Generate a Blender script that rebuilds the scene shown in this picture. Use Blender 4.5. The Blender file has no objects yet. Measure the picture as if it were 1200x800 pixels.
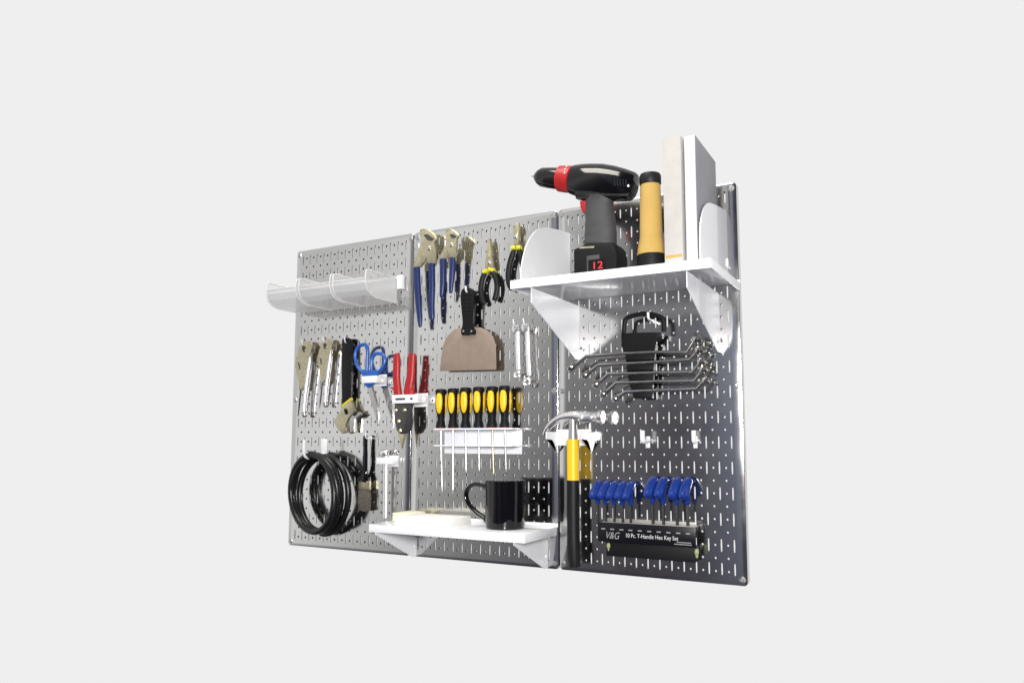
import bpy, bmesh, math, random
from mathutils import Vector, Matrix
random.seed(4)
S = bpy.context.scene
COL = S.collection
INCH = 0.0254
PI = math.pi
# ------------------------------------------------------------------ frame of reference
# Everything is built in board inches: X along the board, Y up, Z out of the board.
def V(p):
    return Vector((p[0]*INCH, -p[2]*INCH, p[1]*INCH))
CX, CY, F = 607.0, 425.0, 880.484
ROW = [Vector((0.8795344, 0.0012902, -0.4758335)), Vector((-0.0480435, -0.9946454, -0.0915007)),
       Vector((-0.4734036, 0.1033388, -0.8747629))]
EYE = Vector((60.5032, 11.0900, 60.2169))
def ray(u, v):
    return ROW[0]*((u-CX)/F) + ROW[1]*((v-CY)/F) + ROW[2]
def at(u, v, d):            # the board-inch point at distance d from the board
    r = ray(u, v); t = (d-EYE.z)/r.z
    return EYE + r*t
def atx(u, v, x):           # the point on the plane X = x
    r = ray(u, v); t = (x-EYE.x)/r.x
    return EYE + r*t
def frame(ox, oy, s):
    return lambda pts: [(ox+a/s, oy+b/s) for a, b in pts]
# ------------------------------------------------------------------ materials
def mat(name, col, rough=.5, metal=0., bump=0., bscale=300., var=0., vscale=40., spec=.5, coat=0., rvar=0., rscale=None):
    m = bpy.data.materials.new(name); m.use_nodes = True
    nt = m.node_tree; b = nt.nodes['Principled BSDF']; L = nt.links
    b.inputs['Base Color'].default_value = (*col, 1)
    b.inputs['Roughness'].default_value = rough
    b.inputs['Metallic'].default_value = metal
    b.inputs['Specular IOR Level'].default_value = spec
    b.inputs['Coat Weight'].default_value = coat
    tc = nt.nodes.new('ShaderNodeTexCoord')
    def noise(sc, det=3):
        n = nt.nodes.new('ShaderNodeTexNoise'); n.inputs['Scale'].default_value = sc; n.inputs['Detail'].default_value = det
        L.new(tc.outputs['Object'], n.inputs['Vector']); return n
    if var:
        n = noise(vscale); r = nt.nodes.new('ShaderNodeMapRange')
        r.inputs['From Min'].default_value = .3; r.inputs['From Max'].default_value = .7
        r.inputs['To Min'].default_value = 1-var; r.inputs['To Max'].default_value = 1+var
        L.new(n.outputs['Fac'], r.inputs['Value'])
        mx = nt.nodes.new('ShaderNodeVectorMath'); mx.operation = 'SCALE'
        mx.inputs[0].default_value = col
        L.new(r.outputs['Result'], mx.inputs['Scale']); L.new(mx.outputs['Vector'], b.inputs['Base Color'])
    if rvar:
        n = noise(rscale or vscale*.5); r = nt.nodes.new('ShaderNodeMapRange')
        r.inputs['From Min'].default_value = .3; r.inputs['From Max'].default_value = .7
        r.inputs['To Min'].default_value = max(.02, rough-rvar); r.inputs['To Max'].default_value = rough+rvar
        L.new(n.outputs['Fac'], r.inputs['Value']); L.new(r.outputs['Result'], b.inputs['Roughness'])
    if bump:
        n = noise(bscale, 4); k = nt.nodes.new('ShaderNodeBump'); k.inputs['Strength'].default_value = bump
        k.inputs['Distance'].default_value = .001
        L.new(n.outputs['Fac'], k.inputs['Height']); L.new(k.outputs['Normal'], b.inputs['Normal'])
    return m
M = {}
M['board'] = mat('galvanised_steel', (.625, .62, .61), .13, 1., 0, 260, .09, 520, rvar=.035, rscale=14)
M['hole'] = mat('hole_edge', (.05, .05, .053), .6)  # dark colour stands in for shade inside the holes
M['slotedge'] = mat('slot_edge', (.17, .17, .175), .5)  # grey stands in for fainter shade inside the slots
M['satin'] = mat('satin_steel', (.86, .85, .87), .36, .75, 0, 300, .05, 150)
M['darkchrome'] = mat('dark_chrome', (.56, .55, .52), .2, 1., 0, 300, .1, 150, rvar=.05)
M['white'] = mat('white_powder_coat', (.83, .84, .87), .3, 0, .02, 500, .01, coat=.5)  # faint blue of the cool light mixed into the white base colour
M['chrome'] = mat('chrome', (.90, .89, .90), .27, 1., 0, 300, .04, 120, rvar=.05)
M['steel'] = mat('brushed_steel', (.56, .55, .54), .34, 1., 0, 300, .10, 150)
M['darksteel'] = mat('dark_steel', (.13, .125, .12), .36, .9, 0, 300, .2, 150)
M['nickel'] = mat('satin_nickel', (.54, .49, .34), .38, .85, .04, 250, .16, 120)
M['brass'] = mat('pale_brass', (.78, .74, .40), .28, .9, 0, 250, .1, 150)
M['blue'] = mat('blue_vinyl', (.006, .018, .10), .38, 0, .08, 300, .1)
M['bluebright'] = mat('blue_plastic', (.015, .10, .42), .35, 0, .04, 300, .06)
M['bluekey'] = mat('blue_handle_plastic', (.008, .034, .22), .22, 0, .03, 300, .06)
M['red'] = mat('red_grip', (.36, .008, .010), .42, 0, .08, 300, .08)
M['black'] = mat('black_plastic', (.005, .005, .006), .55, 0, 0, 300, .1, spec=.2)
M['blackgloss'] = mat('glossy_black', (.003, .003, .004), .08, 0, 0, 300, 0)
M['rubber'] = mat('black_rubber', (.006, .006, .007), .5, 0, .12, 400, .12, spec=.3)
M['hose'] = mat('black_hose', (.005, .005, .006), .33, 0, .08, 350, .1)
M['grip'] = mat('grey_rubber_grip', (.038, .038, .040), .6, 0, .15, 500, .1)
M['yellow'] = mat('yellow_plastic', (.86, .53, .005), .38, 0, .03, 300, .04)
M['lime'] = mat('yellow_band', (.62, .58, .02), .45)
M['blade'] = mat('brown_blade', (.29, .225, .18), .45, .25, .05, 300, .06, 60)  # the brown is a reflection painted into the base colour
M['amber'] = mat('amber_plastic', (.43, .28, .075), .32, 0, .02, 300, .06, 20)
M['paper'] = mat('cream_paper', (.80, .76, .58), .8, 0, .05, 500, .04)
M['padwhite'] = mat('white_paper', (.88, .87, .84), .75, 0, .04, 500, .02)
M['spine'] = mat('beige_binder_cloth', (.40, .385, .365), .7, 0, .08, 500, .06)
M['coverwhite'] = mat('white_binder_cloth', (.52, .52, .52), .6, 0, .05, 500, .04)
M['covergrey'] = mat('grey_cover', (.24, .245, .26), .5, 0, .05, 400, .10, 15)
M['bristle'] = mat('bristle', (.10, .088, .072), .8, 0, .3, 700, .3, 200)
M['label'] = mat('black_label', (.004, .004, .007), .3, spec=.3)
M['ink'] = mat('white_ink', (.62, .62, .62), .5)
M['greyink'] = mat('grey_ink', (.28, .28, .28), .5)
M['redink'] = mat('red_ink', (.78, .03, .02), .5)
M['foam'] = mat('pale_green_plastic', (.30, .33, .16), .5)
M['traygrey'] = mat('grey_tray_metal', (.36, .35, .33), .4, .3)
# frosted clear plastic of the bins
m = bpy.data.materials.new('clear_plastic'); m.use_nodes = True
b = m.node_tree.nodes['Principled BSDF']
b.inputs['Base Color'].default_value = (.72, .725, .735, 1); b.inputs['Roughness'].default_value = .2
b.inputs['Alpha'].default_value = .34; b.inputs['Specular IOR Level'].default_value = .5
M['clear'] = m
m = bpy.data.materials.new('clear_plastic_rim'); m.use_nodes = True
b = m.node_tree.nodes['Principled BSDF']
b.inputs['Base Color'].default_value = (.84, .845, .85, 1); b.inputs['Roughness'].default_value = .15
b.inputs['Alpha'].default_value = .7
M['rim'] = m
# ------------------------------------------------------------------ mesh helpers (board inches)
def origin_of(o):
    w = Vector((0, 0, 0))
    while o is not None:
        w = w + o.location; o = o.parent
    return w
def build(name, bm, m, parent=None, sharp=35, keep=None):
    bmesh.ops.recalc_face_normals(bm, faces=bm.faces[:])
    for v in bm.verts: v.co = V(v.co)
    # (X,Y,Z)->(X,-Z,Y) is a rotation, so the winding stays right
    me = bpy.data.meshes.new(name)
    if parent is None:
        xs = [v.co.x for v in bm.verts]; ys = [v.co.y for v in bm.verts]; zs = [v.co.z for v in bm.verts]
        loc = Vector(((min(xs)+max(xs))/2, max(ys), min(zs)))
    else:
        loc = origin_of(parent)
    for v in bm.verts: v.co -= loc
    bm.to_mesh(me); bm.free()
    for mm in (m if isinstance(m, list) else [m]): me.materials.append(M[mm])
    me.shade_smooth(); me.set_sharp_from_angle(angle=math.radians(sharp))
    o = bpy.data.objects.new(name, me); COL.objects.link(o)
    if parent is None: o.location = loc
    else: o.parent = parent
    return o
def tag(o, label, cat, group=None):
    o['label'] = label; o['category'] = cat
    if group: o['group'] = group
    return o
def thing(name, label, cat, p, group=None):
    o = bpy.data.objects.new(name, None); COL.objects.link(o)
    o.empty_display_size = .02; o.location = V(p)
    return tag(o, label, cat, group)
def copy_tree(o, parent=None):
    c = o.copy(); COL.objects.link(c)
    if parent is not None: c.parent = parent
    for ch in list(o.children): copy_tree(ch, c)
    return c
def BM(): return bmesh.new()
def boxm(bm, x0, x1, y0, y1, z0, z1, bev=0., seg=2):
    vs = [bm.verts.new((x, y, z)) for x in (x0, x1) for y in (y0, y1) for z in (z0, z1)]
    fs = [bm.faces.new([vs[i] for i in q]) for q in ((0, 1, 3, 2), (4, 6, 7, 5), (0, 4, 5, 1), (2, 3, 7, 6), (0, 2, 6, 4), (1, 5, 7, 3))]
    if bev:
        es = list({e for f in fs for e in f.edges})
        bmesh.ops.bevel(bm, geom=es, offset=bev, segments=seg, affect='EDGES', profile=.5)
def smooth(pts, n=4, closed=True):
    out = []; N = len(pts)
    rng = range(N) if closed else range(N-1)
    for i in rng:
        if closed: p0, p1, p2, p3 = pts[i-1], pts[i], pts[(i+1) % N], pts[(i+2) % N]
        else: p0, p1, p2, p3 = pts[max(i-1, 0)], pts[i], pts[i+1], pts[min(i+2, N-1)]
        for k in range(n):
            t = k/n
            out.append(tuple(.5*(2*b_+(c-a)*t+(2*a-5*b_+4*c-d)*t*t+(3*b_-a-3*c+d)*t**3) for a, b_, c, d in zip(p0, p1, p2, p3)))
    if not closed: out.append(tuple(pts[-1]))
    return out
def prism(bm, xy, z0, z1, bev=0., seg=2):
    a = sum(xy[i-1][0]*xy[i][1]-xy[i][0]*xy[i-1][1] for i in range(len(xy)))
    if a < 0: xy = xy[::-1]
    lo = [bm.verts.new((p[0], p[1], z0)) for p in xy]; hi = [bm.verts.new((p[0], p[1], z1)) for p in xy]
    f1 = bm.faces.new(hi); f0 = bm.faces.new(lo[::-1]); n = len(xy)
    for i in range(n): bm.faces.new((lo[i], lo[(i+1) % n], hi[(i+1) % n], hi[i]))
    if bev:
        try: bmesh.ops.bevel(bm, geom=list(f1.edges)+list(f0.edges), offset=bev, segments=seg, affect='EDGES', profile=.5, clamp_overlap=True)
        except Exception: pass
    big = [f for f in bm.faces if len(f.verts) > 4]
    bmesh.ops.triangulate(bm, faces=big)
def trace(bm, px, z0, z1, bev=.04, sm=0):     # a traced outline with its own depth and thickness
    xy = [tuple(at(u, v, z1))[:2] for u, v in px]
    if sm: xy = smooth(xy, sm)
    prism(bm, xy, z0, z1, bev)
def tube(bm, pts, rad, seg=12, closed=False, flat=1., cap=True, ref=(0, 0, 1)):
    P = [Vector(p) for p in pts]; n = len(P)
    if not hasattr(rad, '__len__'): rad = [rad]*n
    rings = []
    prev = None
    for i in range(n):
        a = P[i-1] if (i > 0 or closed) else P[i]; c = P[(i+1) % n] if (i < n-1 or closed) else P[i]
        t = (c-a).normalized(); r = Vector(ref)
        if abs(t.dot(r)) > .93: r = Vector((1, 0, 0)) if abs(t.x) < .9 else Vector((0, 1, 0))
        if prev is not None: n1 = (prev - t*prev.dot(t)).normalized()
        else: n1 = t.cross(r).normalized()
        prev = n1; n2 = t.cross(n1).normalized()
        rings.append([bm.verts.new(P[i]+n1*math.cos(2*PI*k/seg)*rad[i]+n2*math.sin(2*PI*k/seg)*rad[i]*flat) for k in range(seg)])
    m_ = n if closed else n-1
    for i in range(m_):
        A, B = rings[i], rings[(i+1) % n]
        for k in range(seg): bm.faces.new((A[k], A[(k+1) % seg], B[(k+1) % seg], B[k]))
    if cap and not closed:
        bm.faces.new(rings[0][::-1]); bm.faces.new(rings[-1])
def lathe(bm, base, axis, prof, seg=24):
    base = Vector(base); axis = Vector(axis).normalized()
    tube(bm, [base+axis*t for t, r in prof], [max(r, .002) for t, r in prof], seg)
def ball(bm, c, r, sx=1, sy=1, sz=1, seg=12):
    mtx = Matrix.Translation(Vector(c)) @ Matrix.Diagonal((sx*r, sy*r, sz*r, 1))
    bmesh.ops.create_uvsphere(bm, u_segments=seg, v_segments=max(6, seg*2//3), radius=1, matrix=mtx)
def ring(bm, c, R, r, axis=(0, 0, 1), seg=20, flat=1.):
    axis = Vector(axis).normalized(); u = axis.orthogonal().normalized(); w = axis.cross(u)
    tube(bm, [Vector(c)+(u*math.cos(2*PI*k/seg)+w*math.sin(2*PI*k/seg))*R for k in range(seg)], r, 8, closed=True, flat=flat, ref=axis)
def bolt(bm, c, r, h):
    lathe(bm, c, (0, 0, 1), [(0, r), (h*.6, r), (h, r*.7)], 12)
def text(name, s, p, size, m, parent, ext=.008, italic=0., sx=1.):
    cu = bpy.data.curves.new(name, 'FONT'); cu.body = s; cu.size = size; cu.extrude = ext; cu.shear = italic
    cu.align_x = 'LEFT'
    t = bpy.data.objects.new(name, cu); COL.objects.link(t)
    dg = bpy.context.evaluated_depsgraph_get(); dg.update()
    me = bpy.data.meshes.new_from_object(t.evaluated_get(dg))
    bpy.data.objects.remove(t)
    bm = BM(); bm.from_mesh(me)
    for v in bm.verts: v.co = Vector((p[0]+v.co.x*sx, p[1]+v.co.y, p[2]+v.co.z))
    return build(name, bm, m, parent, 20)
# ------------------------------------------------------------------ pegboard panels
SHEET = .11
def panel_sheet():
    bm = BM()
    x0, x1, y0, y1 = .045, 15.955, .04, 31.96
    def q(a, b_, c, d): bm.faces.new([bm.verts.new(p) for p in (a, b_, c, d)])
    def cell(cx0, cx1, cy0, cy1, hole):
        cx, cy = (cx0+cx1)/2, (cy0+cy1)/2
        if hole is None:
            q((cx0, cy0, 0), (cx1, cy0, 0), (cx1, cy1, 0), (cx0, cy1, 0)); return
        out = [(cx1, cy), (cx1, cy1), (cx, cy1), (cx0, cy1), (cx0, cy), (cx0, cy0), (cx, cy0), (cx1, cy0)]
        if hole == 'round':
            front = [(cx+.115*math.cos(k*PI/4), cy+.115*math.sin(k*PI/4)) for k in range(8)]
            back = [(cx+.088*math.cos(k*PI/4), cy+.088*math.sin(k*PI/4)) for k in range(8)]
        else:
            w, h = .074, .49
            front = [(cx+w, cy), (cx+w*.8, cy+h-.02), (cx, cy+h), (cx-w*.8, cy+h-.02), (cx-w, cy), (cx-w*.8, cy-h+.02), (cx, cy-h), (cx+w*.8, cy-h+.02)]
            back = [(cx+(a-cx)*.86, b_) for a, b_ in front]
        O = [bm.verts.new((a, b_, 0)) for a, b_ in out]
        Fv = [bm.verts.new((a, b_, 0)) for a, b_ in front]; Bv = [bm.verts.new((a, b_, -.20 if hole == 'round' else -SHEET)) for a, b_ in back]
        OB = [bm.verts.new((a, b_, -SHEET)) for a, b_ in out]
        for k in range(8):
            j = (k+1) % 8
            bm.faces.new((O[k], O[j], Fv[j], Fv[k]))
            f = bm.faces.new((Fv[k], Fv[j], Bv[j], Bv[k])); f.material_index = 1 if hole == 'round' else 2
            f = bm.faces.new((Bv[k], Bv[j], OB[j], OB[k])); f.material_index = 1
    gx0, gx1, gy0, gy1 = .75, 15.25, .0, 32.
    for c in range(1, 16):                     # slot columns and hole columns, half an inch each
        for r in range(16):
            a, b_ = r*2, r*2+2
            cell(c-.25, c+.25, max(a, .35), min(b_, 31.65), None) if False else None
            lo, hi = (a, b_)
            cell(c-.25, c+.25, lo+(.35 if r == 0 else 0), hi-(.35 if r == 15 else 0), 'slot')
        if c < 15:
            for r in range(1, 32):
                cell(c+.25, c+.75, r-.5, r+.5, 'round')
            for a, b_ in ((.35, .5), (31.5, 31.65)): cell(c+.25, c+.75, a, b_, None)
    bmesh.ops.remove_doubles(bm, verts=bm.verts[:], dist=1e-4)
    # the folded rim: rounded corners, a soft bend and a flange back to the wall
    def loop(inset, z, r, n=5):
        X0, X1, Y0, Y1 = x0+inset, x1-inset, y0+inset, y1-inset; pts = []
        for cx, cy, a0 in ((X1-r, Y1-r, 0), (X0+r, Y1-r, PI/2), (X0+r, Y0+r, PI), (X1-r, Y0+r, 1.5*PI)):
            for k in range(n+1):
                a = a0+k/n*PI/2; pts.append((cx+r*math.cos(a), cy+r*math.sin(a), z))
        return [bm.verts.new(p) for p in pts]
    inner = []
    for cx, cy in ((15.25, 31.65), (.75, 31.65), (.75, .35), (15.25, .35)):
        inner += [bm.verts.new((cx, cy, 0)) for k in range(6)]
    loops = [inner, loop(.06, 0, .28), loop(.02, -.018, .31), loop(0, -.06, .32), loop(0, -.75, .32), loop(.6, -.75, .2)]
    for A, B in zip(loops, loops[1:]):
        n = len(A)
        for k in range(n):
            j = (k+1) % n
            bm.faces.new((A[k], B[k], B[j], A[j]))
    bmesh.ops.remove_doubles(bm, verts=inner, dist=1e-4)
    return bm
def make_panel():
    root = thing('pegboard_panel', '', 'pegboard', (0, 0, 0), 'metal pegboard panels')
    bm = panel_sheet()
    # orient by hand: the front must face +Z, hole faces whatever
    build('sheet', bm, ['board', 'hole', 'slotedge'], root, 50)
    for x in (.42, 15.58):
        for y in (.5, 15.5, 31.45):
            s = BM(); lathe(s, (x, y, -.05), (0, 0, 1), [(0, .27), (.05, .27), (.10, .22), (.12, .12), (.07, .11), (.07, .0)], 14)
            build('screw', s, 'steel', root)
    return root
P0 = make_panel()
P0['label'] = 'left steel pegboard panel carrying clear bins and black hose coil'
for k, lab in ((1, 'middle steel pegboard panel carrying yellow screwdrivers and black mug shelf'),
               (2, 'right steel pegboard panel carrying drill shelf, hammer and wrench rack')):
    c = copy_tree(P0); c.location = V((16*k, 0, 0)); c['label'] = lab
# ------------------------------------------------------------------ shelves
def shelf(name, label, x0, x1, ytop, ybot, dep, bx, brk, rivy):
    root = thing(name, label, 'shelf', ((x0+x1)/2, ybot, 0))
    bm = BM(); t = .05
    boxm(bm, x0, x1, ytop-t, ytop, .04, dep, .015)
    boxm(bm, x0, x1, ybot, ytop-t, dep-t, dep, .012)
    boxm(bm, x0, x0+t, ybot, ytop-t, .3, dep-t, .012)
    boxm(bm, x1-t, x1, ybot, ytop-t, .3, dep-t, .012)
    boxm(bm, x0, x1, ytop, ytop+.28, .04, .09, .012)
    build('shelf_tray', bm, 'white', root)
    for x in bx:
        bm = BM(); prof = brk
        A = [bm.verts.new((x-.03, y, z)) for y, z in prof]; B = [bm.verts.new((x+.03, y, z)) for y, z in prof]
        bm.faces.new(A); bm.faces.new(B[::-1]); n = len(A)
        for k in range(n): bm.faces.new((A[k], A[(k+1) % n], B[(k+1) % n], B[k]))
        br = build('bracket', bm, 'white', root)
        s = BM(); ball(s, (x+.06, rivy, .35), .16, .6, 1, 1); build('rivet', s, 'white', br)
    return root
US = shelf('shelf', 'large white shelf holding drill, flashlight and binders between rounded end plates', 32.3, 48.06, 23.62, 22.94, 9.4, (34.05, 46.3),
           [(22.93, .02), (22.93, 9.2), (21.75, 9.2), (18.15, .9), (18.15, .02)], 19.2)
def end_plate(px, x, yb):
    pts = []
    for u, v in px:
        p = atx(u, v, x); pts.append((p.y, max(.03, p.z)))
    z0 = max(z for y, z in pts[:2])
    pts = [(yb, .03)]+[(yb, z0)]+pts
    pts = pts[:2]+[tuple(q) for q in smooth(pts[2:], 3, False)]
    pts[-1] = (pts[-1][0], .03)
    bm = BM(); A = [bm.verts.new((x-.04, y, z)) for y, z in pts]; B = [bm.verts.new((x+.04, y, z)) for y, z in pts]
    bm.faces.new(A); bm.faces.new(B[::-1]); n = len(A)
    for k in range(n): bm.faces.new((A[k], A[(k+1) % n], B[(k+1) % n], B[k]))
    bmesh.ops.triangulate(bm, faces=[f for f in bm.faces if len(f.verts) > 4])
    return build('end_plate', bm, 'white', US)
z = frame(590, 150, 2.963)
end_plate(z([(60, 490), (66, 455), (78, 410), (98, 372), (122, 350), (150, 346), (190, 354), (226, 364)]), 33.2, 23.63)
z = frame(800, 220, 8)
pr = end_plate(z([(160, 470), (166, 330), (186, 220), (212, 162), (246, 142), (310, 165), (370, 196), (424, 232)]), 47.1, 23.63)
bm = BM(); boxm(bm, 46.75, 47.25, 25.0, 25.6, .02, .55, .03); build('mounting_tab', bm, 'white', pr)
LS = shelf('shelf', 'small white shelf holding black mug and paper pads', 16.1, 31.92, 3.67, 2.97, 6.25, (16.85, 30.9),
           [(2.96, .02), (2.96, 6.2), (2.75, 6.2), (.12, .7), (.12, .02)], 1.1)
# ------------------------------------------------------------------ clear bins on a rail
rail = BM()
boxm(rail, 1.2, 14.9, 26.3, 27.6, .02, .12, .02); boxm(rail, 14.36, 14.95, 26.25, 27.65, .12, .6, .03)
boxm(rail, 1.2, 14.9, 27.35, 27.6, .12, .3, .02)
tag(build('bin_rail', rail, 'white'), 'white steel rail with square end carrying the clear bins', 'rail')
def make_bin():
    root = thing('storage_bin', '', 'bin', (1.1, 24.9, .3), 'clear bins hanging on the rail')
    X0, X1, ZB, ZF, YT, YB = 1.12, 5.28, .34, 5.2, 27.4, 24.85
    t = .07
    bm = BM()
    # side walls with rounded front, profile in (Y, Z)
    prof = [(YT, ZB), (YT, ZF-.35), (YT-.08, ZF-.1), (YT-.3, ZF), (YB+1.25, ZF+.04), (YB+.6, ZF-.25), (YB+.2, ZF-.85), (YB, ZF-1.7), (YB, ZB)]
    for xa, xb in ((X0, X0+t), (X1-t, X1)):
        A = [bm.verts.new((xa, y, zz)) for y, zz in prof]; B = [bm.verts.new((xb, y, zz)) for y, zz in prof]
        bm.faces.new(A); bm.faces.new(B[::-1]); n = len(A)
        for k in range(n): bm.faces.new((A[k], A[(k+1) % n], B[(k+1) % n], B[k]))
    # front, curve and bottom
    path = [(YT-.85, ZF+.0), (YB+1.25, ZF+.02), (YB+.6, ZF-.27), (YB+.2, ZF-.87), (YB, ZF-1.7), (YB, ZB)]
    for (ya, za), (yb, zb) in zip(path, path[1:]):
        n_ = Vector((0, yb-ya, zb-za)).normalized(); off = Vector((0, -n_.z, n_.y))*t
        a = [Vector((xx, yy, zz)) for yy, zz in ((ya, za), (yb, zb)) for xx in (X0+t, X1-t)]
        vs = [bm.verts.new(p) for p in a]+[bm.verts.new(p+off) for p in a]
        for qd in ((0, 1, 3, 2), (4, 6, 7, 5)): bm.faces.new([vs[i] for i in qd])
    boxm(bm, X0+t, X1-t, YB, YT, ZB, ZB+t)
    build('bin_body', bm, 'clear', root)
    bm = BM()
    for x in (X0+.035, X1-.035):
        tube(bm, [(x, y, zz) for y, zz in prof[:5]+prof[5:8]], .065, 8)
    tube(bm, [(X0, YT-.85, ZF+.0), (X1, YT-.85, ZF+.0)], .065, 8)
    for x in (X0+.035, X1-.035): tube(bm, [(x, YB, ZF-1.7), (x, YB, ZB)], .05, 8)
    build('bin_rim', bm, 'rim', root)
    return root
B0 = make_bin()
B0['label'] = 'clear plastic bin hanging past the left edge of the pegboard'
for k, lab in ((1, 'clear plastic bin hanging between two other clear bins'), (2, 'clear plastic bin hanging beside the square white rail end')):
    c = copy_tree(B0); c.location = B0.location + V((4.48*k, 0, 0)); c['label'] = lab
# ------------------------------------------------------------------ hooks
def hook(u, v, d, label, drop=.5, up=.35, r=.07, group='white pegboard hooks', base=None):
    p = at(u, v, d); bm = BM()
    boxm(bm, p.x-.08, p.x+.08, p.y-.35, p.y, .01, .06, .02)
    tube(bm, smooth([(p.x, p.y-.15, .05), (p.x, p.y-.2, d*.6), (p.x, p.y-.12, d), (p.x, p.y+up, d+.12)], 4, False), r, 8)
    return tag(build('peg_hook', bm, 'white'), label, 'hook', group)
# ------------------------------------------------------------------ locking pliers
z = frame(340, 390, 6.667)
def locking():
    root = thing('locking_pliers', 'larger nickel locking pliers hanging nearest the left board edge', 'pliers', at(*z([(98, 85)])[0], .8), 'locking pliers')
    bm = BM(); trace(bm, z([(95, 66), (132, 62), (163, 85), (172, 122), (156, 150), (150, 200), (140, 265), (120, 335), (108, 400), (92, 445), (72, 430), (62, 345), (46, 300), (40, 215), (58, 170), (72, 110)]), .42, .85, .07, 3)
    body = build('jaw_body', bm, 'nickel', root)
    bm = BM(); trace(bm, z([(92, 108), (108, 100), (120, 118), (112, 150), (98, 140)]), .86, .875, 0, 3); build('jaw_gap', bm, 'hole', body)
    bm = BM(); trace(bm, z([(58, 225), (72, 240), (80, 290), (70, 280)]), .86, .875, 0); build('recess', bm, 'darksteel', body)
    for p in ((118, 135), (128, 230), (96, 330)):
        bm = BM(); bolt(bm, at(*z([p])[0], .85), .09, .05); build('rivet', bm, 'steel', body)
    bm = BM()
    tube(bm, [at(a, b_, .62) for a, b_ in z([(158, 160), (156, 230), (142, 330), (124, 470), (115, 560), (112, 625)])], [.16, .23, .27, .27, .26, .22], 12, flat=1.2)
    build('handle', bm, 'satin', root)
    bm = BM()
    tube(bm, [at(a, b_, .6) for a, b_ in z([(86, 430), (78, 500), (70, 580), (62, 650)])], [.1, .09, .08, .05], 8); build('release_lever', bm, 'darksteel', root)
    bm = BM(); a = at(*z([(113, 610)])[0], .62); lathe(bm, a, (0, -1, 0), [(0, .2), (.1, .27), (.55, .27), (.65, .2), (.66, .1)], 14); build('adjusting_screw', bm, 'steel', root)
    return root
L0 = locking()
c = copy_tree(L0); c.location = V(at(*z([(264, 66)])[0], .8)); c.scale = (.88, .88, .88)
c['label'] = 'smaller nickel locking pliers hanging next to the black handled adjustable wrench'
hook(*z([(96, 78)])[0], .9, 'white hook tip holding the larger locking pliers')
hook(*z([(262, 58)])[0], .9, 'white hook tip holding the smaller locking pliers')
# ------------------------------------------------------------------ adjustable wrench
root = thing('adjustable_wrench', 'adjustable wrench with long black grip and yellow band', 'wrench', at(*z([(430, 60)])[0], .7))
bm = BM(); trace(bm, z([(402, 54), (415, 38), (440, 34), (464, 46), (472, 75), (471, 300), (469, 510), (402, 566), (401, 300)]), .35, .8, .1)
h = build('grip', bm, 'rubber', root)
bm = BM(); trace(bm, z([(401, 562), (469, 506), (470, 524), (402, 584)]), .38, .83, .03); build('band', bm, 'lime', root)
bm = BM(); trace(bm, z([(402, 584), (470, 526), (500, 600), (486, 636), (446, 668), (428, 718), (440, 776), (402, 785), (362, 742), (341, 692), (366, 642), (396, 612)]), .4, .82, .06)
hd = build('head', bm, 'nickel', root)
bm = BM()
for a in (0, 14): trace(bm, z([(418+a, 596+a*.2), (430+a, 586+a*.2), (444+a*.7, 628), (430+a*.7, 640)]), .82, .84, 0)
build('stamped_mark', bm, 'label', hd)
bm = BM(); trace(bm, z([(486, 640), (500, 612), (540, 618), (560, 632), (530, 660), (500, 664), (494, 772), (466, 776), (462, 668)]), .42, .72, .04)
build('movable_jaw', bm, 'steel', root)
bm = BM(); a = at(*z([(508, 626)])[0], .75); lathe(bm, a, (.75, .66, 0), [(-.3, .12), (-.25, .17), (.25, .17), (.3, .12)], 12); build('thumbscrew', bm, 'darksteel', root)
hook(*z([(430, 60)])[0], .92, 'white hook tip through the black adjustable wrench grip')
# ------------------------------------------------------------------ scissors and their holder
z = frame(390, 390, 6.667)
root = thing('scissors', 'blue handled scissors pointing down through a white holder', 'scissors', at(*z([(285, 360)])[0], 1.25))
bm = BM()
lp = smooth([tuple(at(a, b_, 1.27)) for a, b_ in z([(268, 104), (226, 94), (190, 122), (175, 180), (190, 250), (222, 296), (262, 310), (270, 220)])], 4)
tube(bm, lp, .18, 10, closed=True); build('finger_loop', bm, 'bluebright', root)
bm = BM()
lp = smooth([tuple(at(a, b_, 1.2)) for a, b_ in z([(303, 232), (318, 178), (352, 160), (396, 176), (406, 224), (382, 280), (338, 318), (306, 312)])], 4)
tube(bm, lp, .18, 10, closed=True); build('finger_loop', bm, 'bluebright', root)
bm = BM(); trace(bm, z([(215, 290), (268, 285), (290, 300), (320, 290), (345, 300), (340, 345), (310, 395), (285, 424), (255, 418), (238, 380), (235, 335)]), 1.1, 1.4, .08, 2); build('pivot_hub', bm, 'bluebright', root)
bm = BM(); trace(bm, z([(264, 415), (305, 420), (340, 560), (356, 660), (350, 738), (338, 665), (300, 545)]), 1.17, 1.29, .02); build('blade', bm, 'steel', root)
bm = BM(); trace(bm, z([(292, 415), (316, 420), (352, 560), (364, 650), (358, 700), (335, 600)]), 1.05, 1.15, .02); build('blade', bm, 'chrome', root)
bm = BM(); a = at(*z([(226, 338)])[0], 1.6); b_ = at(*z([(341, 387)])[0], 1.6)
boxm(bm, a.x, b_.x, b_.y, a.y, 1.52, 1.6, .02); boxm(bm, a.x, a.x+.07, b_.y, a.y, .02, 1.52, .02); boxm(bm, b_.x-.07, b_.x, b_.y, a.y, .02, 1.52, .02); boxm(bm, a.x, b_.x, b_.y-.25, a.y+.25, .01, .06, .02)
tag(build('tool_holder', bm, 'white'), 'small white holder gripping the blue scissors', 'tool holder', 'white tool holders')
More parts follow.
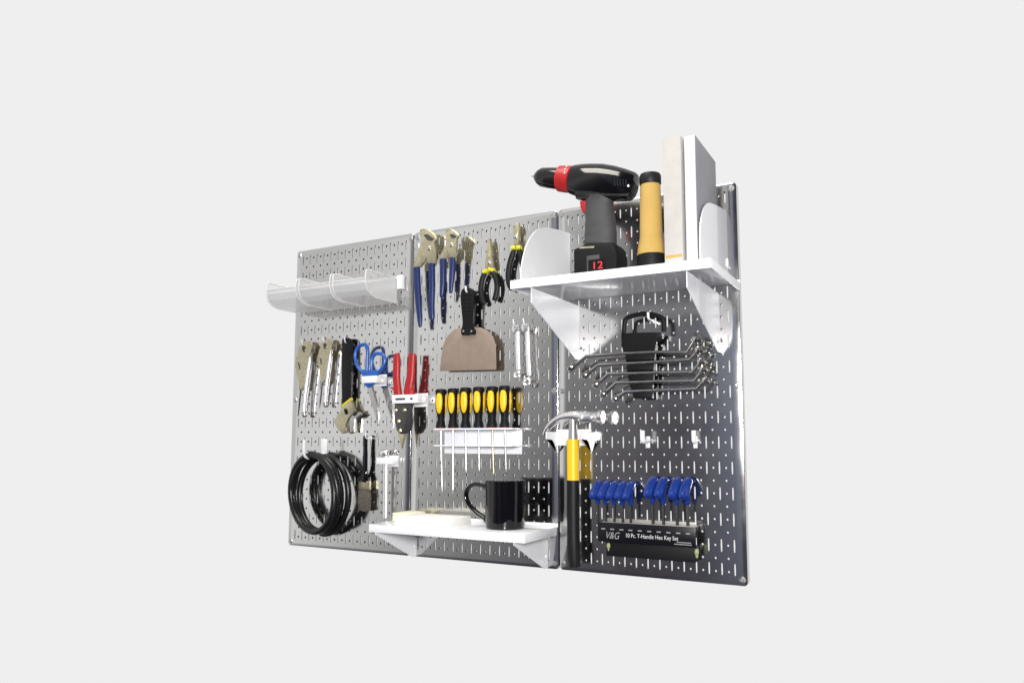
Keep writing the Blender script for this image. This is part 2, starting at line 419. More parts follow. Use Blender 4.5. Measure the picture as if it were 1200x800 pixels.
# ------------------------------------------------------------------ tin snips and holder
z = frame(450, 400, 6.154)
root = thing('tin_snips', 'red handled tin snips standing in a white holder', 'snips', at(*z([(160, 415)])[0], 1.2))
bm = BM(); tube(bm, smooth([tuple(at(a, b_, 1.2)) for a, b_ in z([(88, 88), (92, 110), (92, 190), (90, 260), (97, 330), (101, 384)])], 3, False), [.16]+[.36]*3+[.4]*3+[.42]*3+[.42]*3+[.45, .46, .46, .46], 12, flat=.7)
bm2 = BM(); tube(bm2, [at(a, b_, 1.2) for a, b_ in z([(74, 345), (55, 332), (42, 336)])], [.14, .09, .04], 8)
h = build('handle', bm, 'red', root); build('finger_stop', bm2, 'red', h)
bm = BM(); tube(bm, smooth([tuple(at(a, b_, 1.2)) for a, b_ in z([(204, 84), (202, 110), (197, 190), (192, 260), (180, 330), (186, 386)])], 3, False), [.22]+[.4]*3+[.42]*3+[.45]*3+[.5]*3+[.6, .62, .62], 12, flat=.62); build('handle', bm, 'red', root)
bm = BM(); trace(bm, z([(75, 440), (200, 440), (205, 520), (192, 620), (168, 655), (140, 668), (112, 665), (90, 640), (76, 560)]), .95, 1.3, .06); hd = build('pivot_head', bm, 'darksteel', root)
for p in ((88, 495), (150, 493), (108, 575), (118, 642)):
    bm = BM(); bolt(bm, at(*z([p])[0], 1.3), .17, .1); build('bolt', bm, 'brass', hd)
bm = BM(); trace(bm, z([(98, 655), (150, 655), (138, 705), (126, 772), (114, 705)]), .98, 1.26, .04); build('jaw', bm, 'nickel', root)
bm = BM(); a = at(*z([(58, 386)])[0], 1.75); b_ = at(*z([(242, 442)])[0], 1.75)
boxm(bm, a.x, b_.x, b_.y, a.y, 1.68, 1.75, .02)
for x in (a.x, b_.x-.07): boxm(bm, x, x+.07, b_.y, a.y, .02, 1.68, .02)
boxm(bm, a.x, b_.x, b_.y-.3, a.y+.2, .01, .06, .02)
H = build('tool_holder', bm, 'white'); tag(H, 'white holder with two dark slots gripping the red snips', 'tool holder', 'white tool holders')
bm = BM(); yc = (a.y+b_.y)/2
w = b_.x-a.x
boxm(bm, a.x+w*.14, a.x+w*.52, yc-.1, yc+.1, 1.751, 1.757); boxm(bm, a.x+w*.71, a.x+w*.81, yc-.1, yc+.1, 1.751, 1.757); build('slot', bm, 'hole', H)
# ------------------------------------------------------------------ blue pliers
z = frame(480, 260, 6.154)
def groove(label, d, hl, hr, up, low, edge, gap, bolt_p, hk, hlab):
    root = thing('tongue_and_groove_pliers', label, 'pliers', at(*z([bolt_p])[0], d), 'blue handled pliers')
    for pts, dd in ((hl, d), (hr, d+.05)):
        bm = BM(); P = smooth([tuple(at(*z([(a, b_)])[0], dd)) for a, b_, r in pts], 3, False)
        R = [r for a, b_, r in pts]; rr = []
        for i in range(len(R)-1): rr += [R[i]+(R[i+1]-R[i])*k/3 for k in range(3)]
        tube(bm, P, rr+[R[-1]], 12, flat=.75); build('handle', bm, 'blue', root)
    bm = BM(); trace(bm, z(low), d-.22, d+.02, .05); build('lower_jaw', bm, 'nickel', root)
    bm = BM(); trace(bm, z(up), d-.02, d+.24, .06); j = build('upper_jaw', bm, 'nickel', root)
    bm = BM(); trace(bm, z(gap), d+.24, d+.26, 0); build('jaw_opening', bm, 'darksteel', j)
    bm = BM(); tube(bm, smooth([tuple(at(a, b_, d+.2)) for a, b_ in z(edge)], 3, False), .075, 8); build('jaw_edge', bm, 'brass', j)
    bm = BM(); bolt(bm, at(*z([bolt_p])[0], d+.24), .2, .1); build('bolt', bm, 'steel', j)
    hook(*z([hk])[0], d-.1, hlab, up=.5, r=.09)
groove('larger blue handled pliers hanging beside the left panel seam', 1.0,
       [(51, 328, .36), (56, 450, .36), (66, 600, .33), (74, 700, .28), (76, 758, .16)], [(158, 300, .36), (162, 450, .35), (158, 600, .33), (162, 680, .3), (162, 712, .18)],
       [(132, 304), (108, 225), (86, 132), (72, 72), (96, 53), (138, 61), (184, 96), (194, 130), (172, 150), (190, 200), (184, 300)],
       [(30, 330), (30, 280), (66, 226), (60, 190), (80, 160), (104, 168), (126, 180), (112, 250), (116, 272), (78, 326)],
       [(76, 66), (100, 54), (138, 62), (176, 90), (192, 124)], [(98, 92), (130, 88), (176, 122), (160, 138), (128, 132)], (140, 190), (72, 190), 'white hook tip holding the larger blue pliers')
groove('smaller blue handled pliers hanging beside the black putty knife handle', 1.3,
       [(240, 268, .33), (240, 360, .33), (238, 450, .3), (232, 520, .24), (229, 546, .14)], [(310, 258, .31), (308, 330, .31), (303, 420, .27), (298, 490, .22), (296, 514, .14)],
       [(290, 262), (272, 200), (262, 130), (256, 78), (275, 55), (305, 56), (345, 84), (356, 104), (335, 116), (338, 165), (330, 258)],
       [(218, 272), (220, 235), (250, 195), (246, 165), (262, 145), (285, 160), (300, 190), (285, 222), (262, 268)],
       [(260, 72), (278, 57), (305, 58), (340, 82), (354, 102)], [(288, 92), (310, 86), (338, 104), (325, 118), (300, 116)], (300, 165), (262, 172), 'white hook tip holding the smaller blue pliers')
# ------------------------------------------------------------------ black handled pliers
z = frame(550, 255, 7.273)
def nose(label, d, jaw, collars, hs, edge, bp):
    root = thing('long_nose_pliers' if 'long' in label else 'diagonal_cutters', label, 'pliers', at(*z([bp])[0], d), 'pliers with black handles and yellow collars')
    bm = BM(); trace(bm, z(jaw), d-.18, d+.18, .07); j = build('jaws', bm, 'nickel', root)
    bm = BM(); tube(bm, [at(a, b_, d+.17) for a, b_ in z(edge)], .07, 8); build('jaw_edge', bm, 'brass', j)
    bm = BM(); bolt(bm, at(*z([bp])[0], d+.18), .17, .08); build('pivot', bm, 'steel', j)
    for (ca, cb), pts in zip(collars, hs):
        bm = BM(); tube(bm, smooth([tuple(at(a, b_, d)) for a, b_ in z(pts)], 3, False), [.2]+[.27]*(3*(len(pts)-1)-1)+[.2], 12, flat=.8)
        h = build('handle', bm, 'rubber', root)
        bm = BM(); tube(bm, [at(*p, d) for p in z([ca, cb])], .24, 10); build('collar', bm, 'lime', h)
    bm = BM(); p = at(*z([bp])[0], d); tube(bm, [(p.x, p.y-.1, .0), (p.x, p.y-.1, d-.15)], .06, 8)
    tag(build('peg_hook', bm, 'white'), 'white peg behind the '+('long nosed' if 'long' in label else 'short jawed diagonal')+' pliers', 'hook', 'white pegboard hooks')
nose('long nosed pliers with open black handles beside the putty knife', .5,
     [(162, 178), (172, 174), (182, 205), (188, 270), (190, 330), (196, 370), (206, 440), (130, 452), (134, 390), (142, 340), (150, 250), (155, 200)],
     [((122, 470), (160, 446)), ((168, 440), (212, 452))], [[(136, 468), (112, 520), (98, 600), (106, 680), (128, 738)], [(188, 456), (226, 520), (236, 600), (224, 670), (212, 708)]],
     [(168, 182), (176, 220), (174, 290), (168, 330)], (168, 385))
nose('diagonal cutters with black handles partly behind the large shelf', .5,
     [(398, 42), (416, 52), (428, 90), (420, 150), (414, 190), (418, 256), (378, 256), (386, 200), (378, 150), (374, 90), (384, 60)],
     [((364, 262), (398, 254)), ((408, 254), (438, 260))], [[(382, 272), (350, 370), (332, 470), (338, 560), (366, 612)], [(424, 272), (446, 370), (464, 470), (462, 560), (440, 610)]],
     [(404, 50), (416, 90), (410, 140), (398, 170)], (396, 165))
# ------------------------------------------------------------------ putty knife
z = frame(505, 330, 6.957)
root = thing('putty_knife', 'wide brown bladed putty knife with ridged black handle', 'putty knife', at(*z([(290, 60)])[0], .8))
bm = BM(); trace(bm, z([(72, 728), (84, 610), (98, 520), (134, 440), (190, 390), (260, 370), (340, 366), (410, 374), (466, 402), (508, 450), (528, 516), (532, 716)]), .74, .8, .015); build('blade', bm, 'blade', root)
bm = BM(); trace(bm, z([(246, 66), (278, 48), (318, 50), (340, 66), (352, 110), (344, 240), (338, 340), (344, 378), (358, 398), (348, 430), (300, 426), (258, 436), (240, 418), (252, 376), (258, 330), (250, 240), (240, 120)]), .6, 1.05, .14, 2)
h = build('handle', bm, 'black', root)
for k in range(6):
    y = 105+k*32
    bm = BM(); tube(bm, smooth([tuple(at(a, b_, 1.05)) for a, b_ in z([(258, y+6), (280, y-4), (300, y+6), (322, y-4), (336, y+4)])], 2, False), .05, 6); build('grip_ridge', bm, 'rubber', h)
for p in ((264, 404), (330, 404)):
    bm = BM(); bolt(bm, at(*z([p])[0], 1.04), .1, .04); build('rivet', bm, 'steel', h)
hook(*z([(288, 66)])[0], 1.15, 'white hook tip holding the black putty knife', r=.1)
# ------------------------------------------------------------------ combination wrenches on the middle panel
z = frame(590, 370, 8.883)
def combo(label, shaft, top, bot, rb, d, hk):
    root = thing('combination_wrench', label, 'wrench', at(*z([top])[0], d), 'chrome combination wrenches')
    bm = BM(); tube(bm, [at(a, b_, d) for a, b_ in z(shaft)], .22, 10, flat=.7); build('shaft', bm, 'satin', root)
    bm = BM(); p = at(*z([top])[0], d)
    prism(bm, [(p.x-.32, p.y+.35), (p.x-.16, p.y+.38), (p.x-.12, p.y+.05), (p.x+.12, p.y+.05), (p.x+.16, p.y+.38), (p.x+.32, p.y+.35), (p.x+.36, p.y-.05), (p.x+.2, p.y-.4), (p.x-.2, p.y-.4), (p.x-.36, p.y-.05)], d-.14, d+.14, .04); build('open_jaw', bm, 'chrome', root)
    bm = BM(); p = at(*z([bot])[0], d); ring(bm, p, rb, .13, (0, .2, 1)); build('ring_end', bm, 'chrome', root)
    hook(*z([hk])[0], d+.1, label.replace('chrome combination wrench', 'white hook tip above the chrome wrench'), r=.06)
combo('shorter chrome combination wrench left of its longer twin', [(146, 165), (148, 350), (156, 560)], (130, 135), (142, 612), .26, .75, (108, 78))
combo('longer chrome combination wrench under the large shelf bracket', [(250, 160), (254, 380), (268, 620)], (228, 125), (246, 690), .3, .75, (212, 66))
# ------------------------------------------------------------------ screwdrivers and rack
z = frame(500, 445, 10)
bm = BM(); d = 1.9
a = at(*z([(82, 572)])[0], d); b_ = at(*z([(1000, 560)])[0], d); c = at(*z([(82, 768)])[0], d)
RX0, RX1, RY1, RY2 = a.x, b_.x, a.y, c.y
boxm(bm, RX0, RX1, RY1-.1, RY1+.03, .05, d, .02); boxm(bm, RX0, RX1, RY2-.06, RY2+.05, .05, d, .02)
boxm(bm, RX0, RX1, RY2-.75, RY1-.1, .01, .06, .01)
R = build('screwdriver_rack', bm, 'white'); tag(R, 'white two tier rack holding six black and yellow screwdrivers', 'tool rack')
tips = [(150, 730), (218, 738), (300, 612), (382, 606), (472, 622), (550, 604)]
def az(a): return Vector((math.sin(a), 0, math.cos(a)))
xs = [165, 308, 455, 608, 768, 915]
for i, xz in enumerate(xs):
    col = 'red' if i in (0, 1, 4, 5) else 'bluekey'
    lab = ['first screwdriver from the red snips, red collar and longest thin shank', 'red collared screwdriver next to the end, long shank ending in a dark tip', 'blue collared screwdriver between red and blue collared ones',
           'blue collared screwdriver directly right of the other blue collared one', 'red collared screwdriver with thick flared shank tip, second from the wrenches', 'last screwdriver of the rack on the hammer side, red collar and reflection beside it'][i]
    ub, vb = z([(xz, 566-i*1)])[0]; p = at(ub, vb, 1.15); p.y = RY1+.03
    top = at(*z([(xz, [107, 98, 88, 80, 74, 66][i])])[0], 1.15).y; H = top-p.y
    root = thing('screwdriver', lab, 'screwdriver', p, 'black and yellow screwdrivers')
    bm = BM(); lathe(bm, p, (0, 1, 0), [(.02*H, .46), (.06*H, .48), (.12*H, .42), (.22*H, .33), (.34*H, .37), (.5*H, .51), (.7*H, .54), (.84*H, .5), (.9*H, .55), (.96*H, .55), (.99*H, .46), (H, .25)], 20)
    h = build('handle', bm, 'black', root)
    for a in (.15, 2.1, 4.2):
        bm = BM(); n_ = az(a); t_ = az(a+PI/2); cen = p+Vector((0, .66*H, 0))+n_*.41
        bmesh.ops.create_uvsphere(bm, u_segments=14, v_segments=10, radius=1)
        for v in bm.verts: v.co = cen+n_*(v.co.x*.2)+t_*(v.co.y*.34)+Vector((0, v.co.z*.295*H, 0))
        build('grip_insert', bm, 'yellow', h)
    bm = BM(); lathe(bm, p, (0, 1, 0), [(0, .40), (.035*H, .43), (.04*H, .3)], 18); build('collar', bm, col, h)
    fr = frame(490, 440, 5.333); tu, tv = fr([tips[i]])[0]; tp = at(tu, tv, 1.15)
    bm = BM(); L = p.y-tp.y
    lathe(bm, p, (tp.x-p.x, -L, 0), [(0, .08), (L*.9, .075), (L*.96, .13 if i in (1, 4) else .07), (L, .04)], 10); build('shank', bm, 'nickel' if i == 4 else 'steel', root)
# ------------------------------------------------------------------ mug and paper on the lower shelf
p = at(592, 600, 3.2); p.y = 3.675
root = thing('mug', 'plain glossy black mug standing on the small white shelf', 'mug', p)
topy = at(592, 563.5, 4.9).y-3.675; Rm = 1.76
bm = BM(); lathe(bm, p, (0, 1, 0), [(0, Rm*.86), (.06, Rm*.92), (.25, Rm*.95), (topy*.5, Rm*.98), (topy-.05, Rm), (topy, Rm-.05), (topy-.03, Rm-.16), (.35, Rm-.2), (.3, .2), (.3, 0)], 40); build('cup', bm, 'blackgloss', root)
z = frame(540, 550, 6.4)
bm = BM(); hp = smooth([tuple(at(a, b_, 3.2)) for a, b_ in z([(205, 138), (150, 115), (95, 112), (52, 145), (40, 200), (62, 260), (120, 320), (170, 355), (215, 395)])], 4, False)
tube(bm, hp, [.24]*3+[.19]*(len(hp)-6)+[.27]*3, 12, flat=1.5); build('handle', bm, 'blackgloss', root)
bm = BM()
for k in range(6): boxm(bm, 18.3+.02*(k % 2), 24.0-.03*(k % 3), 3.675+k*.115, 3.675+k*.115+.112, 1.6, 5.35-.02*(k % 2), .015)
tag(build('paper_pad', bm, 'padwhite'), 'low white paper pad lying on the small shelf left of the mug', 'paper pad')
bm = BM()
for k in range(5): boxm(bm, 16.35+.02*(k % 2), 18.15-.02*(k % 2), 3.675+k*.15, 3.675+k*.15+.147, .5, 3.2-.02*(k % 2), .02)
tag(build('note_block', bm, 'paper'), 'small cream note block at the back left of the small shelf', 'note block')
# ------------------------------------------------------------------ hose on its hook
bm = BM()
hx = at(380, 525, 0).x; hy = at(366, 537, 2.5).y
boxm(bm, hx-.4, hx+.4, hy+.3, hy+2., .01, .07, .02)
tube(bm, smooth([(hx, hy+.5, .05), (hx, hy+.1, .5), (hx, hy, 1.4), (hx, hy+.05, 2.45), (hx-.05, hy+.5, 2.85), (hx-.05, hy+1.9, 2.9)], 4, False), .13, 10)
tag(build('hose_hook', bm, 'white'), 'long upturned white hook carrying the coiled black hose', 'hook', 'white pegboard hooks')
z = frame(325, 505, 5.714)
loops = [((226, 420), 150, 268, 2.5, .10), ((246, 410), 150, 250, 2.2, .2), ((262, 426), 164, 258, 1.8, -.05), ((262, 408), 146, 248, 1.4, .16), ((318, 428), 158, 258, 1.0, .0)]
hp = []; NS = 40
for i in range((len(loops)-1)*NS+22):
    f = i/NS; k = min(int(f), len(loops)-2); t = f-k; t = t if t <= 1 else 1
    (ca, ra, sa, da, ta), (cb, rb, sb, db, tb) = loops[k], loops[k+1]
    mix = lambda x, y: x+(y-x)*t
    th = -PI/2+2*PI*f; e = mix(ta, tb)
    x = mix(ra, rb)*math.cos(th); y = mix(sa, sb)*math.sin(th)
    u, v = mix(ca[0], cb[0])+x-y*e*-.25, mix(ca[1], cb[1])+y
    uu, vv = z([(u, v)])[0]
    hp.append(tuple(at(uu, vv, mix(da, db)+.22*math.sin(th*1.3+.6))))
bm = BM(); tube(bm, hp, .32, 12)
tag(build('hose', bm, 'hose'), 'thick black hose coiled in loops on a long white hook', 'hose')
# ------------------------------------------------------------------ paint brush
z = frame(320, 500, 4.706)
root = thing('paint_brush', 'paint brush with black handle hanging bristles down beside the hose', 'paint brush', at(*z([(510, 60)])[0], .6))
bm = BM(); tube(bm, smooth([tuple(at(a, b_, .6)) for a, b_ in z([(510, 46), (509, 75), (509, 150), (508, 220), (503, 265), (498, 300)])], 3, False), [.14]+[.26]*5+[.28]*4+[.3, .34, .42, .55, .66, .72], 12, flat=.55); build('handle', bm, 'blackgloss', root)
bm = BM(); trace(bm, z([(470, 298), (526, 298), (526, 345), (470, 345)]), .35, .82, .05); build('ferrule', bm, 'nickel', root)
bm = BM(); trace(bm, z([(470, 345), (526, 345), (529, 400), (526, 462), (500, 468), (466, 458), (467, 400)]), .38, .78, .08); build('bristles', bm, 'bristle', root)
hook(*z([(512, 52)])[0], .85, 'white hook tip holding the paint brush')
# ------------------------------------------------------------------ chrome wrench in its small holder
z = frame(420, 500, 7.273)
root = thing('ratchet_wrench', 'slim chrome wrench with domed head standing in a small white holder', 'wrench', at(*z([(230, 260)])[0], .75))
bm = BM(); tube(bm, [at(a, b_, .72) for a, b_ in z([(232, 235), (232, 330), (228, 560), (226, 775)])], [.33, .33, .32, .3], 14, flat=.7); build('shaft', bm, 'satin', root)
bm = BM(); p = at(*z([(218, 228)])[0], .75); ball(bm, p, .5, 1.15, .85, .7, 16); h = build('head', bm, 'chrome', root)
bm = BM(); ring(bm, p+Vector((0, .05, .2)), .26, .07, (0, .3, 1)); build('drive_ring', bm, 'brass', h)
bm = BM(); a = at(*z([(153, 261)])[0], 1.05); b_ = at(*z([(288, 319)])[0], 1.05)
boxm(bm, a.x, b_.x, b_.y, a.y, .98, 1.05, .02)
for x in (a.x, b_.x-.07): boxm(bm, x, x+.07, b_.y, a.y, .02, .98, .02)
boxm(bm, a.x, b_.x, b_.y-.25, a.y+.2, .01, .06, .02)
tag(build('tool_holder', bm, 'white'), 'tiny white holder with the slim chrome wrench, near the paint brush', 'tool holder', 'white tool holders')
# ------------------------------------------------------------------ hammer and holder
z = frame(625, 475, 10); d = 1.4
root = thing('claw_hammer', 'chrome claw hammer with yellow and black grip', 'hammer', at(672, 516, d))
bm = BM(); P = smooth([tuple(at(a, b_, d)) for a, b_ in z([(128, 345), (160, 275), (240, 192), (340, 138), (460, 122), (560, 130), (600, 135)])], 3, False); n = len(P)
tube(bm, P, [.16+.36*(i/(n-1))**.8 for i in range(n)], 12, flat=1.15); hd = build('claw', bm, 'chrome', root)
bm = BM(); trace(bm, z([(520, 92), (650, 96), (690, 110), (690, 158), (650, 190), (560, 200), (510, 180)]), d-.5, d+.5, .15); build('head', bm, 'chrome', root)
bm = BM(); a = at(*z([(680, 132)])[0], d); lathe(bm, a, (1, -.02, 0), [(-.1, .4), (.3, .36), (.55, .42), (.7, .55), (1.0, .57), (1.06, .5), (1.06, 0)], 24); build('striking_face', bm, 'chrome', root)
z2 = frame(630, 470, 3.81)
bm = BM(); tube(bm, [at(671.5, 490, d), at(671.5, 517, d)], [.36, .38], 14, flat=1.); build('neck', bm, 'steel', root)
bm = BM(); tube(bm, [at(a, b_, d) for a, b_ in z2([(158, 170), (158, 260), (159, 352)])], [.54, .53, .53], 16, flat=.95); build('yellow_grip', bm, 'yellow', root)
bm = BM(); tube(bm, [at(a, b_, d) for a, b_ in z2([(159, 352), (159, 480), (160, 600), (163, 700), (165, 738)])], [.535, .53, .54, .6, .5], 16, flat=.95); build('black_grip', bm, 'rubber', root)
# holder: a forked white bracket, one prong each side of the handle
bm = BM(); q = at(693.5, 511, 0); y = q.y
pr1 = q.x-.05
b2 = at(640, 511, 2.1).x
for x in (pr1, b2):
    prof = [(y+.38, .02), (y+.38, 2.1), (y-.25, 2.1), (y-.3, 1.0), (y-.6, .6), (y-1.2, .3), (y-1.45, .02)]
    A = [bm.verts.new((x-.04, yy, zz)) for yy, zz in prof]; B = [bm.verts.new((x+.04, yy, zz)) for yy, zz in prof]
    bm.faces.new(A); bm.faces.new(B[::-1]); n = len(A)
    for k in range(n): bm.faces.new((A[k], A[(k+1) % n], B[(k+1) % n], B[k]))
bmesh.ops.triangulate(bm, faces=[f for f in bm.faces if len(f.verts) > 4])
boxm(bm, b2, pr1, y-.8, y+.6, .01, .06, .01)
boxm(bm, pr1-.06, pr1+.10, y+.3, y+.38, .02, 2.1, .01)
tag(build('hammer_holder', bm, 'white'), 'white forked bracket under the hammer head', 'tool holder', 'white tool holders')
# ------------------------------------------------------------------ two empty hooks
def empty_hook(u, v, d, w, label):
    p = at(u, v, 0); bm = BM()
    boxm(bm, p.x-.13, p.x+.13, p.y-.6, p.y+.35, .01, .07, .02)
    tube(bm, smooth([(p.x, p.y, .05), (p.x, p.y-.05, d*.5), (p.x, p.y-.05, d*.9), (p.x, p.y+.15, d), (p.x, p.y+.8, d)], 4, False), w, 8)
    tag(build('peg_hook', bm, 'white'), label, 'hook', 'white pegboard hooks')
empty_hook(760, 516, 1.5, .2, 'empty white hook midway between the hammer and the right board edge')
empty_hook(815.5, 516, .6, .19, 'smaller empty white hook nearest the right board edge')
# ------------------------------------------------------------------ ring wrenches in the black rack
z = frame(715, 355, 6.667); d = 1.3
root = thing('wrench_rack', 'black plastic rack with carry loop holding five ring wrenches', 'tool rack', at(*z([(260, 110)])[0], d))
bm = BM(); tube(bm, smooth([tuple(at(a, b_, d)) for a, b_ in z([(108, 238), (112, 150), (130, 118), (190, 96), (260, 84), (340, 92), (398, 112), (416, 140), (420, 222)])], 3, False), .2, 10, flat=.9); build('carry_loop', bm, 'black', root)
bm = BM(); trace(bm, z([(84, 238), (150, 232), (352, 228), (400, 232), (396, 270), (352, 300), (348, 372), (100, 378), (96, 330), (84, 290)]), .5, d+.12, .1); build('rack_head', bm, 'black', root)
bm = BM(); trace(bm, z([(112, 376), (346, 370), (340, 470), (332, 560), (326, 690), (330, 742), (200, 745), (170, 700), (146, 620), (130, 500)]), .5, 1.0, .06); build('rack_spine', bm, 'black', root)
for k, (xl, xr, yy) in enumerate([(118, 346, 425), (130, 340, 505), (145, 336, 582), (155, 330, 655), (172, 326, 722)]):
    bm = BM(); trace(bm, z([(xl, yy-24), (xr, yy-28), (xr-3, yy+18), (xl+8, yy+22)]), 1.0, 1.42, .06); build('clip', bm, 'black', root)
hook(760, 371, 1.45, 'white hook tip holding the black wrench rack loop', r=.11)
z = frame(640, 350, 5)
WR = [([(165, 392), (236, 337), (455, 320), (640, 312), (824, 314), (868, 242)], (150, 400), (890, 232), .50),
      ([(245, 436), (308, 388), (465, 380), (640, 370), (842, 356), (885, 305)], (232, 446), (902, 296), .46),
      ([(312, 490), (366, 440), (480, 438), (640, 432), (856, 430), (900, 372)], (296, 500), (914, 364), .43),
      ([(352, 546), (412, 492), (485, 490), (640, 484), (868, 482), (912, 418)], (338, 556), (926, 410), .40),
      ([(422, 575), (464, 545), (490, 543), (640, 536), (882, 528), (922, 482)], (408, 584), (938, 476), .36)]
LW = ['topmost and longest of the ring wrenches in the black rack', 'second ring wrench from the top in the black rack', 'middle ring wrench of the five in the black rack',
      'ring wrench just above the shortest one in the black rack', 'lowest and shortest ring wrench in the black rack']
for i, (path, le, re_, rr) in enumerate(WR):
    root = thing('ring_wrench', LW[i], 'wrench', at(*z([path[2]])[0], d+.1), 'ring wrenches in the black rack')
    bm = BM(); P = [at(a, b_, d+.15) for a, b_ in z(path)]
    tube(bm, P, [.17, .18, .15, .15, .18, .17], 12, flat=1.1); build('shaft', bm, 'darkchrome', root)
    for e, nx in ((le, -1), (re_, 1)):
        p = at(*z([e])[0], d+.15); ax = Vector((.55*nx, .75, .35))
        bm = BM(); ring(bm, p, rr*.72, rr*.42, ax, 20, flat=1.3); build('ring_end', bm, 'darkchrome', root)
# ------------------------------------------------------------------ hex keys in their stand
z = frame(670, 540, 5.333); d = 1.5
tl = at(*z([(162, 380)])[0], d); br_ = at(*z([(775, 545)])[0], d); bl = at(*z([(167, 500)])[0], d)
X0, X1 = tl.x, br_.x; YT, YM = tl.y, bl.y; YB = at(*z([(235, 590)])[0], 1.1).y
root = thing('hex_key_stand', 'black stand with white lettering holding blue T handle hex keys', 'tool stand', ((X0+X1)/2, YB, .1))
bm = BM(); boxm(bm, X0, X1, YM, YT, d-.18, d, .04); fp = build('label_plate', bm, 'label', root)
bm = BM(); boxm(bm, X0+.1, X1-.1, YT-.5, YT-.06, .15, d-.18, .03); build('key_block', bm, 'black', root)
bm = BM(); boxm(bm, X0+.3, X1-.1, YT-.05, YT+.02, .12, d-.3, .01); boxm(bm, X0+.3, X1-.1, YT+.02, YT+.3, .72, .76, .005); build('top_strip', bm, 'traygrey', root)
bm = BM(); boxm(bm, X0+.65, X1-.1, YB, YM+.05, .15, 1.3, .04); boxm(bm, X0+.75, X1-.35, YM+.05, YT-.5, .15, .8, .05); build('stand_foot', bm, 'black', root)
for xx in (X0+.85, X1+.0):
    bm = BM(); ball(bm, (xx, YM-.35, 1.25), .26, .7, 1.1, .5, 14); ball(bm, (xx, YM-.65, 1.23), .17, .7, 1.1, .5, 12); build('end_clip', bm, 'foam', root)
hgt = YT-YM
text('lettering', '10 Pc. T-Handle Hex Key Set', (X0+2.4, YT-hgt*.70, d+.002), .46, 'ink', fp, .004, 0, .80)
text('logo', 'V&G', (X0+.62, YT-hgt*.82, d+.002), .78, 'greyink', fp, .004, .35, .8)
bm = BM()
for k in range(10): boxm(bm, X0+.32+k*.83*(X1-X0)/8.6*1.0, X0+.32+k*.83*(X1-X0)/8.6+.34, YT-hgt*.36, YT-hgt*.36+.09, d+.002, d+.008)
build('size_mark', bm, 'greyink', fp)
bm = BM(); boxm(bm, X1-1.5, X1-.35, YT-hgt*.80, YT-hgt*.76, d+.002, d+.008); boxm(bm, X1-1.7, X1-.3, YT-hgt*.90, YT-hgt*.86, d+.002, d+.008); build('small_print', bm, 'greyink', fp)
z = frame(685, 555, 8)
heads = [(75, 205, 0), (150, 208, 0), (230, 212, 0), (310, 214, 0), (385, 218, 0), (595, 205, 1), (695, 212, 1), (825, 222, 1), (925, 230, 1)]
def make_key(u, v):
    p = at(u, v, 2.15); q = Vector((p.x, p.y, 1.2)); base = Vector((p.x, YT-.3, 1.0))
    root = thing('hex_key', '', 'hex key', base, 'blue hex keys in the black stand')
    H = p.y-YT
    pts = smooth([(p.x, p.y-.18, 2.25), (p.x, p.y+.12, 1.9), (p.x, p.y+.55, 1.3), (p.x, p.y+.85, .8), (p.x, p.y+.95, .45)], 3, False)
    bm = BM(); tube(bm, pts, [.2, .34, .38, .40, .41, .41, .40, .39, .38, .37, .36, .31, .18], 14, flat=.9); h = build('handle', bm, 'bluekey', root)
    bm = BM(); tube(bm, [(p.x, p.y+.35, 1.1), (p.x, p.y-.3, 1.05), (p.x, p.y-.75, 1.02)], [.26, .22, .17], 10); build('handle_stem', bm, 'bluekey', h)
    bm = BM(); tube(bm, [(p.x, p.y-.7, 1.02), base], .12, 6); build('shaft', bm, 'darksteel', root)
    return root, p
K0, kp = make_key(*z([heads[0][:2]])[0])
KL = ['blue hex key at the hammer end of the stand', 'second blue hex key from the hammer', 'third blue hex key from the hammer', 'fourth blue hex key from the hammer', 'blue hex key just before the gap, on the hammer side',
      'blue hex key just after the gap, on the board edge side', 'second blue hex key after the gap', 'third blue hex key after the gap', 'blue hex key at the board edge end of the stand']
K0['label'] = KL[0]
for i in range(1, 9):
    c = copy_tree(K0); p = at(*z([heads[i][:2]])[0], 2.15)
    c.location = K0.location + V((p.x-kp.x, 0, 0)); c['label'] = KL[i]
    if i > 4: c.scale = (1.1, 1.1, 1.12)
# ------------------------------------------------------------------ drill
z = frame(615, 185, 8.57); d = 5.2
yb = 23.63
root = thing('cordless_drill', 'black cordless drill with red collar and grey grip on the large shelf', 'drill', (at(690, 300, d).x, yb, d))
def D(a, b_): return at(*z([(a, b_)])[0], d)
r_ = lambda px: px/8.57/11.9
bm = BM(); tube(bm, [D(66, 184), D(90, 184), D(125, 190)], [.03, .11, .17], 12); build('bit_holder', bm, 'nickel', root)
bm = BM(); tube(bm, [D(108, 190), D(135, 193), D(175, 196), D(250, 202), D(340, 209)], [r_(34), r_(62), r_(82), r_(88), r_(92)], 24); build('chuck', bm, 'blackgloss', root)
bm = BM(); tube(bm, [D(345, 210), D(352, 210), D(412, 214), D(470, 219), D(478, 220)], [r_(95), r_(108), r_(113), r_(112), r_(104)], 28); cl = build('torque_collar', bm, 'red', root)
bm = BM()
for a in (.2, .55, .9, 1.25):
    c0 = D(455, 218); e = Vector((0, math.sin(a), math.cos(a))); n_ = e*r_(113)
    ball(bm, c0+n_, .09, 1, 1, 1, 6)
build('scale_mark', bm, 'ink', cl)
bm = BM(); tube(bm, [D(476, 220), D(482, 220), D(560, 228), D(650, 236), D(760, 246), D(870, 262), D(980, 276), D(1080, 291), D(1100, 294), D(1106, 295)], [r_(90), r_(122), r_(138), r_(147), r_(152), r_(148), r_(134), r_(116), r_(104), r_(70)], 32, flat=.85)
